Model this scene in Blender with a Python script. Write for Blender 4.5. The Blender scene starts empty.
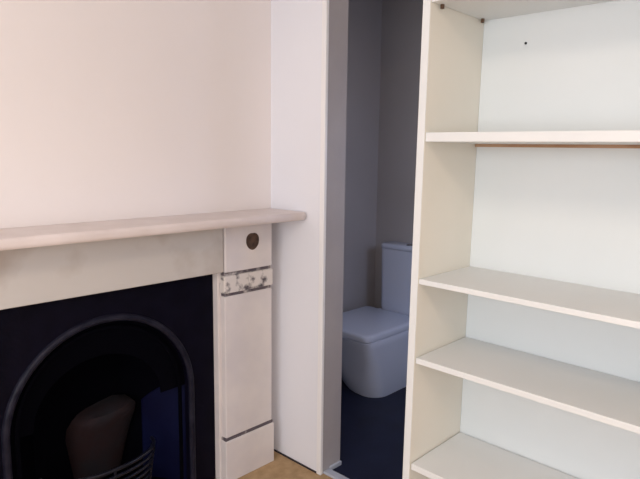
import bpy, bmesh, math, random
from mathutils import Vector, Matrix
random.seed(3)
C = bpy.context.scene.collection
PI = math.pi

# ------------------------------------------------------------------ materials
def mat(name, col, rough=.6, col2=None, nscale=4., bump=0., bscale=60., spec=.4, metal=0., lo=.35, hi=.65, detail=4.,
        coat=0.):
    m = bpy.data.materials.new(name); m.use_nodes = True
    nt = m.node_tree; b = nt.nodes['Principled BSDF']
    b.inputs['Base Color'].default_value = (*col, 1)
    b.inputs['Roughness'].default_value = rough
    b.inputs['Specular IOR Level'].default_value = spec
    b.inputs['Metallic'].default_value = metal
    b.inputs['Coat Weight'].default_value = coat
    tc = nt.nodes.new('ShaderNodeTexCoord')
    if col2:
        n = nt.nodes.new('ShaderNodeTexNoise'); n.inputs['Scale'].default_value = nscale
        n.inputs['Detail'].default_value = detail
        nt.links.new(tc.outputs['Object'], n.inputs['Vector'])
        r = nt.nodes.new('ShaderNodeValToRGB')
        r.color_ramp.elements[0].position = lo; r.color_ramp.elements[1].position = hi
        r.color_ramp.elements[0].color = (*col, 1); r.color_ramp.elements[1].color = (*col2, 1)
        nt.links.new(n.outputs['Fac'], r.inputs['Fac'])
        nt.links.new(r.outputs['Color'], b.inputs['Base Color'])
    if bump:
        n2 = nt.nodes.new('ShaderNodeTexNoise'); n2.inputs['Scale'].default_value = bscale
        nt.links.new(tc.outputs['Object'], n2.inputs['Vector'])
        bp = nt.nodes.new('ShaderNodeBump'); bp.inputs['Strength'].default_value = bump
        bp.inputs['Distance'].default_value = .004
        nt.links.new(n2.outputs['Fac'], bp.inputs['Height'])
        nt.links.new(bp.outputs['Normal'], b.inputs['Normal'])
    return m

M = {
 'wall':   mat('wall_paint', (.86,.80,.785), .75, (.88,.82,.805), 1.5, .15, 25),
 'door_wall': mat('door_wall_paint', (.82,.825,.88), .7, (.85,.855,.905), 1.5, .12, 25),
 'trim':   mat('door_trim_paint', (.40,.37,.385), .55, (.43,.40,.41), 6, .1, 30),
 'bead':   mat('door_bead_paint', (.88,.87,.88), .4),
 'sill':   mat('threshold_paint', (.50,.53,.60), .45, (.42,.45,.53), 14),
 'ceil':   mat('ceiling_paint', (.85,.84,.82), .85),
 'floor':  mat('floor_covering', (.40,.265,.135), .85, (.50,.34,.19), 22, .5, 180),
 'gap':    mat('dark_gap', (.03,.022,.03), .9),
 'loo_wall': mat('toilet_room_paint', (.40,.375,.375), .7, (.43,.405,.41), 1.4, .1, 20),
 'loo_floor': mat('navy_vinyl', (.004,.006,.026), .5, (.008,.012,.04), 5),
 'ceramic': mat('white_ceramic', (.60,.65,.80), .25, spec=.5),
 'shelf':  mat('bookcase_white_paint', (.73,.75,.755), .5, (.76,.775,.78), 3, .06, 35),
 'side':   mat('bookcase_side_cream_shade', (.76,.73,.645), .5, (.785,.755,.675), 4, .06, 35),  # shaded side faces of the white boards, cream shade put into the colour
 'back':   mat('bookcase_back_paint', (.71,.755,.765), .55, (.735,.775,.785), 2, .05, 25),
 'peg':    mat('brown_peg', (.10,.05,.025), .5),
 'strip':  mat('brown_shade_strip', (.36,.20,.11), .6, (.45,.28,.17), 8),
 'nail':   mat('dark_nail', (.01,.01,.01), .5),
 'mantel': mat('mantel_old_cream_paint', (.77,.69,.675), .42, (.70,.62,.60), 7, .12, 30),
 'frieze': mat('frieze_stained_paint', (.60,.575,.555), .55, (.44,.38,.335), 4.5, .15, 25, lo=.50, hi=.78),
 'pil':    mat('pilaster_old_cream_paint', (.77,.72,.71), .5, (.70,.655,.665), 6, .18, 25),
 'worn':   mat('worn_moulding_paint', (.74,.69,.665), .55, (.10,.085,.10), 26, .3, 60, lo=.50, hi=.66),
 'chip':   mat('chipped_groove', (.12,.10,.115), .7, (.62,.57,.55), 17, lo=.53, hi=.70),
 'roundel': mat('bare_wood_roundel', (.045,.025,.018), .7, (.11,.062,.04), 40),
 'iron':   mat('black_cast_iron', (.0022,.0018,.0065), .55, (.0035,.003,.010), 14, .2, 60, spec=.08),
 'rim':    mat('worn_iron_rim', (.006,.006,.015), .4, (.020,.020,.034), 16, .4, 60, spec=.15),
 'soot':   mat('soot', (.0012,.0012,.003), .95, spec=.03),
 'brick':  mat('sooty_fireclay', (.020,.019,.024), .9, (.026,.015,.017), 8, .4, 40, spec=.1),
 'blue':   mat('blue_lit_cheek', (.0015,.002,.020), .5, (.003,.005,.032), 5, spec=.15),
 'bar':    mat('grate_bar_iron', (.007,.008,.016), .3, spec=.35),
 'ash':    mat('pale_ash', (.22,.23,.25), .9, (.12,.12,.13), 60),
 'chrome': mat('chrome', (.35,.36,.40), .2, metal=1.),
}

# ------------------------------------------------------------------ helpers
def box(bm, x0, x1, y0, y1, z0, z1, bev=0, seg=2):
    vs = [bm.verts.new((x, y, z)) for x in (x0, x1) for y in (y0, y1) for z in (z0, z1)]
    f = [(0,1,3,2),(4,6,7,5),(0,4,5,1),(2,3,7,6),(0,2,6,4),(1,5,7,3)]
    fs = [bm.faces.new([vs[i] for i in q]) for q in f]
    if bev:
        es = list({e for g in fs for e in g.edges})
        bmesh.ops.bevel(bm, geom=es, offset=bev, segments=seg, affect='EDGES', profile=.5)
    return bm

def BX(*a, **k): return box(bmesh.new(), *a, **k)

def loft(bm, rings, cap0=True, cap1=True, closed=True):
    R = [[bm.verts.new(p) for p in r] for r in rings]
    n = len(R[0])
    for a, b in zip(R, R[1:]):
        for i in range(n if closed else n-1):
            j = (i+1) % n
            bm.faces.new((a[i], a[j], b[j], b[i]))
    if cap0: bm.faces.new(list(reversed(R[0])))
    if cap1: bm.faces.new(R[-1])
    return bm

def tube(bm, pts, r, n=8, caps=True):
    pts = [Vector(p) for p in pts]; rings = []
    for i, p in enumerate(pts):
        t = (pts[min(i+1, len(pts)-1)] - pts[max(i-1, 0)]).normalized()
        up = Vector((0,0,1)) if abs(t.z) < .9 else Vector((1,0,0))
        a = t.cross(up).normalized(); b = a.cross(t)
        rings.append([p + r*(math.cos(k*2*PI/n)*a + math.sin(k*2*PI/n)*b) for k in range(n)])
    return loft(bm, rings, caps, caps)

def obj(name, bm, m, parent=None, smooth=None, base=None):
    bmesh.ops.recalc_face_normals(bm, faces=bm.faces)
    me = bpy.data.meshes.new(name); bm.to_mesh(me); bm.free()
    me.materials.append(m)
    if smooth:
        me.shade_smooth() if hasattr(me, 'shade_smooth') else [setattr(p, 'use_smooth', True) for p in me.polygons]
        me.set_sharp_from_angle(angle=math.radians(smooth))
    o = bpy.data.objects.new(name, me); C.objects.link(o)
    if parent:
        o.parent = parent
        o.matrix_parent_inverse = Matrix.Translation(parent_world(parent)).inverted()
    return o

def parent_world(p):
    v = Vector(p.location)
    return v

def struct(name, bm, m, parent=None):
    o = obj(name, bm, m, parent)
    if not parent: o['kind'] = 'structure'
    return o

def thing(name, label, cat, loc=(0,0,0), group=None):
    o = bpy.data.objects.new(name, None); C.objects.link(o)
    o.location = loc; o.empty_display_size = .1
    o['label'] = label; o['category'] = cat
    if group: o['group'] = group
    return o

# ------------------------------------------------------------------ numbers
XW = 1.846      # door wall, room face
YW = 2.094      # fireplace wall, room face
XI = 1.980      # door wall, toilet room face
H  = 2.70
X0, Y0 = -2.3, -2.0
DL, DR, DT = 1.762, .93, 2.35      # door opening left / right (y) and top
LX, LY0, LY1, LH = 3.345, .75, 2.62, 2.60   # toilet room

# ------------------------------------------------------------------ room shell
struct('floor', BX(X0-.1, XW+.02, Y0-.1, YW+.5, -.12, 0), M['floor'])
bm = BX(X0-.1, XI, Y0-.1, YW+.5, H, H+.1); struct('ceiling', bm, M['ceil'])
# fireplace wall with the firebox hole
hx0, hx1, hz = .60, 1.38, .885
bm = bmesh.new()
box(bm, X0-.1, hx0, YW, YW+.12, 0, H); box(bm, hx1, XW+.0, YW, YW+.12, 0, H); box(bm, hx0, hx1, YW, YW+.12, hz, H)
struct('wall_back', bm, M['wall'])
# door wall
bm = bmesh.new()
box(bm, XW, XI, DL, YW+.12, 0, H); box(bm, XW, XI, Y0-.1, DR, 0, H); box(bm, XW, XI, DR, DL, DT, H)
struct('wall_right', bm, M['door_wall'])
struct('wall_front', BX(X0-.1, XI, Y0-.1, Y0, 0, H), M['wall'])
wy0, wy1, wz0, wz1 = -1.3, 1.3, .75, 2.25
bm = bmesh.new()
box(bm, X0-.12, X0, Y0, wy0, 0, H); box(bm, X0-.12, X0, wy1, YW+.12, 0, H)
box(bm, X0-.12, X0, wy0, wy1, 0, wz0); box(bm, X0-.12, X0, wy0, wy1, wz1, H)
struct('wall_left', bm, M['wall'])
bm = bmesh.new()
for y in (wy0, (wy0+wy1)/2-.02, wy1-.04): box(bm, X0-.08, X0-.04, y, y+.04, wz0, wz1)
for z in (wz0, (wz0+wz1)/2-.02, wz1-.04): box(bm, X0-.08, X0-.04, wy0, wy1, z, z+.04)
struct('window_1', bm, M['bead'])

# door lining: reveal board, bead on its room edge, head, threshold
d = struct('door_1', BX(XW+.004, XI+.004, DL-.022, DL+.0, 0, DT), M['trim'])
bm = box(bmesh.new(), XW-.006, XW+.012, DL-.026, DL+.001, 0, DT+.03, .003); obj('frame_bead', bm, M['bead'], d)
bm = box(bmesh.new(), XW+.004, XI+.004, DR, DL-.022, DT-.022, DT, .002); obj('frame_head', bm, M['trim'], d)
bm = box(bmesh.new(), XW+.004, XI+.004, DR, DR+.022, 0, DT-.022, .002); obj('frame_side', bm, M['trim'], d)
bm = box(bmesh.new(), XW+.016, XW+.060, DR+.022, DL-.022, 0, .012, .004); struct('trim_1', bm, M['sill'])
bm = box(bmesh.new(), XW+.060, XI+.004, DL-.034, DL-.022, 0, .022, .003); struct('trim_2', bm, M['sill'])
# shadow gap where the floor covering stops short of the door wall
bm = BX(XW-.006, XW-.0005, DL+.004, YW-.01, .0, .007); struct('trim_3', bm, M['gap'])

# toilet room shell
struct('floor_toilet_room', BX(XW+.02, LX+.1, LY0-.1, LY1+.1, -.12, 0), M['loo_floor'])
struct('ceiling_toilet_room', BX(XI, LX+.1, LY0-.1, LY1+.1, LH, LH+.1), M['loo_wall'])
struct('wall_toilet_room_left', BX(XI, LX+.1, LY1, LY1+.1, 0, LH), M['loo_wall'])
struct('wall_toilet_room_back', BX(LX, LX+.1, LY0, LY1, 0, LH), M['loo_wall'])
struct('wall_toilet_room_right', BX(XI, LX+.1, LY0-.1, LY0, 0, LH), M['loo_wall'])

# ------------------------------------------------------------------ fireplace surround
CX = .98
OR, OL = 1.478, 2*CX-1.478          # opening
fp = thing('fireplace_surround', 'cream painted fireplace surround with worn pilaster and long mantel shelf', 'fireplace', (CX, YW-.05, 0))
# mantel shelf, rounded front corner, butts against the door wall
mf, mz0, mz1 = 1.836, 1.208, 1.243
xl = 2*CX-1.80
def mantel_ring(z, inset):
    pts = []
    for cx_, cy_, a0, a1, r in ((xl+.03, mf+.03, PI, 1.5*PI, .03), (XW-.001-.03, mf+.03, 1.5*PI, 2*PI, .03)):
        for k in range(7):
            a = a0+(a1-a0)*k/6; pts.append((cx_+(r-inset)*math.cos(a), cy_+(r-inset)*math.sin(a), z))
    pts += [(XW-.001-inset, YW-.001, z), (xl+inset, YW-.001, z)]
    return pts
bm = loft(bmesh.new(), [mantel_ring(mz0, .006), mantel_ring(mz0+.004, .002), mantel_ring(mz0+.012, 0), mantel_ring(mz1-.012, 0),
                        mantel_ring(mz1-.004, .002), mantel_ring(mz1, .006)])
obj('mantel_shelf', bm, M['mantel'], fp, smooth=40)
# frieze
yf = 2.030
bm = box(bmesh.new(), 2*CX-1.486, 1.486, 1.995, YW-.031, .990, mz0-.001, .004); fz = obj('frieze', bm, M['frieze'], fp)
for a_ in (1.4862, 2*CX-1.4892): obj('joint', BX(a_, a_+.003, 2.001, YW-.040, .990, mz0-.001), M['gap'], fz)

def px(s, a, b):          # mirror x range about the centre for the left side
    return (a, b) if s > 0 else (2*CX-b, 2*CX-a)
for s in (1, -1):
    a, b = px(s, 1.478, 1.790)
    j = obj('jamb', box(bmesh.new(), a, b, yf, YW-.001, 0, .989, .003), M['pil'], fp)
    j_ = j
    a, b = px(s, 1.492, 1.768)
    p = obj('pilaster', box(bmesh.new(), a, b, 1.998, yf, .216, .878, .005), M['pil'], fp)
    # plinth block
    a2, b2 = px(s, 1.484, 1.776)
    obj('plinth_block', box(bmesh.new(), a2, b2, 1.990, yf, 0, .203, .004), M['pil'], p)
    # worn groove over the plinth
    obj('plinth_groove', box(bmesh.new(), a2+.004, b2-.004, 1.996, yf, .203, .216, .002), M['chip'], p)
    # capital: two grooves and a worn band
    a3, b3 = px(s, 1.490, 1.766)
    obj('groove', box(bmesh.new(), a3+.006, b3-.004, 2.000, yf, .878, .892, .002), M['chip'], p)
    obj('capital_band', box(bmesh.new(), a3-.004, b3+.003, 1.990, yf, .892, .972, .007, 3), M['worn'], p)
    obj('groove', box(bmesh.new(), a3+.004, b3-.004, 2.000, yf, .972, .988, .002), M['chip'], p)
    # corner block with a dished dark roundel
    a4, b4 = px(s, 1.490, 1.756)
    blk = obj('corner_block', box(bmesh.new(), a4, b4, 1.985, YW-.032, .988, mz0-.001, .004), M['pil'], fp)
    cxr = 1.640 if s > 0 else 2*CX-1.640
    rings = []
    for r, y in ((.034, 1.9846), (.034, 1.983), (.030, 1.9815), (.026, 1.9825), (.018, 1.9838), (.006, 1.9842)):
        rings.append([(cxr+r*math.cos(t)*1.08, y, 1.112+r*math.sin(t)*1.12+(.007 if math.sin(t) > 0 else .004)*abs(math.cos(t))) for t in [k*2*PI/28 for k in range(28)]])
    obj('roundel', loft(bmesh.new(), rings, False, True), M['roundel'], blk, smooth=50)

# ------------------------------------------------------------------ cast iron insert
ins = thing('fireplace_insert', 'black cast iron arched fireplace insert set inside the cream surround', 'fireplace insert', (CX, YW-.02, 0))
AC, AZ, AR = .978, .495, .362
def arch(r, y, n=36, z0=0.0, flare=0):
    pts = [(AC-r, y, z0)]
    for k in range(n+1):
        t = PI-PI*k/n; pts.append((AC+r*math.cos(t), y, AZ+r*math.sin(t)))
    pts.append((AC+r, y, z0))
    return pts
# face plate: outer rectangle bridged to the arch
def plate(y0, y1):
    bm = bmesh.new()
    inner = arch(AR, y0)
    x0, x1, zt = OL+.001, OR-.001, .9885
    outer = []
    for p in inner:
        dx, dz = p[0]-AC, p[2]-AZ
        if p[2] <= AZ+1e-6 or abs(dz) < 1e-6:
            outer.append((x0 if dx < 0 else x1, y0, p[2]))
        else:
            t = min(((x1-AC) if dx > 0 else (AC-x0))/max(abs(dx), 1e-6), (zt-AZ)/dz)
            outer.append((AC+dx*t, y0, AZ+dz*t))
    # add exact corners by snapping the nearest point
    for cx_ in (x0, x1):
        i = min(range(len(outer)), key=lambda k: (outer[k][0]-cx_)**2+(outer[k][2]-zt)**2)
        outer[i] = (cx_, y0, zt)
    b = lambda L: [(p[0], y1, p[2]) for p in L]
    loft(bm, [outer, inner, b(inner), b(outer)], False, False, closed=False)
    return bm
obj('face_plate', plate(YW-.030, YW-.002), M['iron'], ins)
# raised half round rim, swept along the arch
def sweep_arch(r, y, prof, n=40):
    rings = []
    path = [(-1, 0., 'd')]
    pts = []
    pts.append(((AC-r, 0.001), (-1, 0)))
    pts.append(((AC-r, AZ*.5), (-1, 0)))
    for k in range(n+1):
        t = PI-PI*k/n; pts.append(((AC+r*math.cos(t), AZ+r*math.sin(t)), (math.cos(t), math.sin(t))))
    pts.append(((AC+r, AZ*.5), (1, 0))); pts.append(((AC+r, 0.001), (1, 0)))
    for (c, nrm) in pts:
        rings.append([(c[0]+nrm[0]*a, y+b, c[1]+nrm[1]*a) for a, b in prof])
    return loft(bmesh.new(), rings)
prof = [(-.014, .0), (-.014, -.006), (-.008, -.012), (.002, -.014), (.010, -.010), (.013, .0)]
obj('arch_rim', sweep_arch(AR+.014, YW-.030, prof), M['rim'], ins, smooth=50)
prof2 = [(-.008, .0), (-.008, -.006), (0, -.009), (.008, -.006), (.008, .0)]
obj('inner_moulding', sweep_arch(AR-.030, YW-.006, prof2), M['soot'], ins, smooth=50)
# canopy: arched plate behind the rim with a lower arched mouth
def canopy():
    bm = bmesh.new(); A, B = [], []
    n = 30
    for k in range(n+1):
        t = PI-PI*k/n
        A.append((AC+(AR+.0)*math.cos(t), YW-.004, AZ+(AR)*math.sin(t)))
        B.append((AC+(AR-.10)*math.cos(t), YW+.030, AZ-.02+(AR-.13)*math.sin(t)))
    D = [(p[0], p[1]+.004, p[2]) for p in B]; E_ = [(p[0], p[1]+.004, p[2]) for p in A]
    return loft(bm, [A, B, D, E_], False, False, closed=False)
obj('canopy', canopy(), M['soot'], ins, smooth=60)
# firebox: cheeks splayed to a narrower back, top and hearth
fy0, fy1 = YW+.001, YW+.30
bx0, bx1 = .80, 1.19
bm = bmesh.new()
v = [bm.verts.new(p) for p in ((hx0+.005,fy0,.001),(hx0+.005,fy0,hz-.005),(bx0,fy1,.001),(bx0,fy1,hz-.005),(bx1,fy1,.001),(bx1,fy1,hz-.005),(hx1-.005,fy0,.001),(hx1-.005,fy0,hz-.005))]
for q in ((0,1,3,2),(2,3,5,4),(4,5,7,6),(1,7,5,3),(0,2,4,6)): bm.faces.new([v[i] for i in q])
obj('firebox', bm, M['soot'], ins)
# cheeks: bluish light painted into the right one, soot on the left
for s in (1, -1):
    bm = bmesh.new()
    f = lambda t, z, o: ((hx1-.010+(bx1-hx1)*t if s > 0 else hx0+.010+(bx0-hx0)*t), fy0+.30*t-o, z)
    n = 8; rings = []
    for k in range(n+1):
        t = .06+.62*k/n
        rings.append([f(t, .02, .006), f(t, .50-.24*t*t, .006), f(t, .50-.24*t*t, .0), f(t, .02, .0)])
    loft(bm, rings)
    obj('cheek', bm, M['blue'] if s > 0 else M['soot'], ins)
# fireclay back: rounded hooded block leaning forward
bm = bmesh.new(); rings = []
for z, w, y, in ((.06,.11,2.34),(.16,.125,2.32),(.27,.14,2.29),(.34,.145,2.255),(.385,.135,2.225),(.408,.11,2.225),(.415,.06,2.245)):
    rings.append([(AC+.095+w*math.cos(t), y+.11-.11*max(0, math.sin(t))**.5, z+.012*math.cos(t)) for t in [PI*k/16 for k in range(17)]])
loft(bm, rings, True, True)
obj('fire_back', bm, M['brick'], ins, smooth=50)

# grate basket stands in the insert
def bow(z, w, y0, dep, n=20):
    return [(AC+w*math.cos(PI*k/n), y0-dep*math.sin(PI*k/n), z) for k in range(n+1)]
gr = obj('grate', tube(bmesh.new(), bow(.262, .236, YW+.075, .136), .008), M['bar'], ins, smooth=60)
for i, z in enumerate((.232, .200, .168, .136, .104)):
    obj('grate_bar', tube(bmesh.new(), bow(z, .235-.006*i, YW+.075, .135-.006*i), .0065), M['bar'], gr, smooth=60)
for k in (3, 10, 17):
    t = PI*k/20
    obj('upright', tube(bmesh.new(), [(AC+(.235-.03*u)*math.cos(t), YW+.075-(.135-.03*u)*math.sin(t), .255-.255*u) for u in (0,.25,.5,.75,1)], .006), M['bar'], gr, smooth=60)
bm = bmesh.new()
for k in range(9):
    x = AC-.16+.04*k; yy = .135*math.sqrt(max(0, 1-((x-AC)/.225)**2))-.018
    tube(bm, [(x, YW+.075-yy, .10), (x, YW+.11, .10)], .006, 6)
tube(bm, [(AC-.2, YW+.075, .10), (AC+.2, YW+.075, .10)], .006, 6)
obj('grate_floor', bm, M['bar'], gr)
# ------------------------------------------------------------------ bookcase
FX, BXX = 1.515, 1.836
yi, yo = 1.021, 1.047           # left side inner / outer
yr = .11
bk = thing('bookcase', 'tall empty white painted wooden bookcase standing beside the toilet doorway', 'bookcase', (FX+.16, (yo+yr)/2, 0))
BT = 2.30
def board(x0, x1, y0, y1, z0, z1, b=.0015): return box(bmesh.new(), x0, x1, y0, y1, z0, z1, b)
for a_, b_ in ((yi, yo), (yr-.022, yr)):
    sp = obj('side_panel', board(FX, BXX+.006, a_, b_, 0, BT), M['side'], bk)
    e_ = obj('front_edge', board(FX-.004, FX-.0002, a_, b_, 0, BT), M['shelf'], sp); e_['label'] = 'front edge in a whiter, lit tone'  # whiter strip paints in the light on the board's front edge
bp = obj('back_panel', board(BXX, BXX+.006, yr+.0005, yi-.0005, .02, BT-.002, .0005), M['back'], bk)
obj('top_panel', board(FX-.004, BXX+.006, yr-.026, yo+.004, BT, BT+.022), M['shelf'], bk)
shelves = [(1.949, 1.969, 0), (1.541, 1.569, 0), (1.093, 1.110, 0), (.829, .848, .004), (.457, .479, .006), (.075, .095, 0)]
for i, (z0, z1, g) in enumerate(shelves):
    sh = obj('shelf', board(FX+.002, BXX-g, yr+.001, yi-.0005-g*.5, z0, z1), M['shelf'], bk)
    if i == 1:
        obj('shade_strip', board(BXX-.016, BXX-.0005, yr+.002, yi-.002, z0-.010, z0), M['strip'], sh)  # brown strip added for the shadow band under this shelf
    if i == 0:
        for (x, y) in ((1.562, yi-.010), (1.805, yi-.012), (1.562, yr+.012), (1.805, yr+.012)):
            obj('shelf_peg', tube(bmesh.new(), [(x, y, z0+.002), (x, y, z0-.012)], .006, 10), M['peg'], sh)
obj('kick_board', board(FX+.02, FX+.038, yr+.001, yi-.001, 0, .074), M['shelf'], bk)
obj('nail', tube(bmesh.new(), [(BXX+.001, .868, 1.860), (BXX-.003, .868, 1.860)], .004, 10), M['nail'], bp)

bk.rotation_euler = (math.radians(.5), 0, 0)

# ------------------------------------------------------------------ toilet
tl = thing('toilet', 'white close-coupled toilet with closed lid seen through the doorway', 'toilet', (2.95, 2.33, 0))
def rr(x0, x1, y0, y1, rf, rb, z, n=8, rl=None):      # rounded rectangle, rf = front (-x) radius, rb = back radius
    P = []; rl = rl or rf
    for cx_, cy_, a0, r in ((x0+rf, y0+rf, PI, rf), (x1-rb, y0+rb, 1.5*PI, rb), (x1-rb, y1-rb, 0, rb), (x0+rl, y1-rl, .5*PI, rl)):
        for k in range(n+1):
            a = a0+.5*PI*k/n; P.append((cx_+r*math.cos(a), cy_+r*math.sin(a), z))
    return P
rings = [rr(2.690,3.33,2.072,2.500,.11,.03,0,rl=.31), rr(2.680,3.33,2.068,2.515,.105,.03,.03,rl=.30), rr(2.662,3.33,2.070,2.53,.09,.03,.13,rl=.26),
         rr(2.650,3.335,2.078,2.545,.07,.02,.25,rl=.20), rr(2.620,3.335,2.080,2.555,.06,.02,.33,rl=.12), rr(2.612,3.335,2.082,2.565,.055,.02,.372), rr(2.618,3.335,2.088,2.56,.055,.02,.379)]
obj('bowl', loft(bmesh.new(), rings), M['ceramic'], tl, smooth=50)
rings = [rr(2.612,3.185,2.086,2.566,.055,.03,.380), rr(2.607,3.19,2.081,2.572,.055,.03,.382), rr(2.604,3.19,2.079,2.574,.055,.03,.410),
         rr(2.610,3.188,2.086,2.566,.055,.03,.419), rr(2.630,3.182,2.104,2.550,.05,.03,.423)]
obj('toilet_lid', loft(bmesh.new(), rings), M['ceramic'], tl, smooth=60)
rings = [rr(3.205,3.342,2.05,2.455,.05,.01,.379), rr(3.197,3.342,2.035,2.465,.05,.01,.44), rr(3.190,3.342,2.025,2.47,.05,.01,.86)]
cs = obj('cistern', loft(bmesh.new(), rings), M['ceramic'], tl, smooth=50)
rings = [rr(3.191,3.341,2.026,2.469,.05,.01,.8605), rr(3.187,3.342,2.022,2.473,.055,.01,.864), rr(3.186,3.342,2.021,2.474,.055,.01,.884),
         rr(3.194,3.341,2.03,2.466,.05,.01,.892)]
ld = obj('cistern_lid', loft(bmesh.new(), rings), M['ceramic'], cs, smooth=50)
c0 = (3.262, 2.25)
rings = [[(c0[0]+r*math.cos(t), c0[1]+r*math.sin(t), z) for t in [k*2*PI/24 for k in range(24)]] for r, z in ((.03,.8915),(.03,.897),(.026,.900))]
obj('flush_button', loft(bmesh.new(), rings), M['chrome'], cs, smooth=50)

# ------------------------------------------------------------------ light
def area(name, loc, target, sx, sy, power, col):
    L = bpy.data.lights.new(name, 'AREA'); L.shape = 'RECTANGLE'; L.size = sx; L.size_y = sy
    L.energy = power; L.color = col
    o = bpy.data.objects.new(name, L); C.objects.link(o); o.location = loc
    o.rotation_euler = (Vector(target)-Vector(loc)).to_track_quat('-Z', 'Y').to_euler()
    return o
area('window_daylight', (X0+.02, 0, 1.5), (XW, .3, 1.3), 2.5, 1.4, 62, (.92, .95, 1.0))
area('front_fill', (-.6, Y0+.03, 1.55), (.4, YW, 1.3), 1.6, 1.4, 30, (1.0, .965, .97))  # unseen fill added to brighten the fireplace wall and bookcase sides
area('ceiling_lamp', (-.2, -.2, H-.08), (-.2, -.2, 0), .7, .7, 22, (1.0, .80, .62))
area('toilet_room_daylight', (2.75, LY0+.06, 1.5), (2.9, 2.3, .5), .35, .5, 6.5, (.56, .68, 1.0))
area('toilet_room_fill', (2.5, 1.5, LH-.05), (2.7, 1.9, 0), .3, .3, 2.0, (1.0, .86, .74))  # unseen fill added to lift the upper toilet room walls

w = bpy.data.worlds.new('world'); bpy.context.scene.world = w; w.use_nodes = True
nt = w.node_tree; bg = nt.nodes['Background']
sky = nt.nodes.new('ShaderNodeTexSky'); sky.sky_type = 'HOSEK_WILKIE'; sky.turbidity = 4
nt.links.new(sky.outputs['Color'], bg.inputs['Color']); bg.inputs['Strength'].default_value = .5

# ------------------------------------------------------------------ camera
cam = bpy.data.cameras.new('camera'); co = bpy.data.objects.new('camera', cam); C.objects.link(co)
F = 575.455; PITCH = math.radians(8.346); ROLL = math.radians(.7237); YAW = math.radians(43.6756)
cam.sensor_fit = 'HORIZONTAL'; cam.sensor_width = 36; cam.lens = 36*F/640; cam.clip_start = .02
d_ = Vector((math.cos(YAW)*math.cos(PITCH), math.sin(YAW)*math.cos(PITCH), -math.sin(PITCH)))
r_ = Vector((math.sin(YAW), -math.cos(YAW), 0)); u_ = r_.cross(d_)
r2 = math.cos(ROLL)*r_+math.sin(ROLL)*u_; u2 = -math.sin(ROLL)*r_+math.cos(ROLL)*u_
mt = Matrix((r2, u2, -d_)).transposed().to_4x4(); mt.translation = (0, 0, 1.5)
co.matrix_world = mt
S = bpy.context.scene
S.camera = co
S.view_settings.view_transform = 'Standard'
S.view_settings.look = 'None'
S.view_settings.exposure = 0
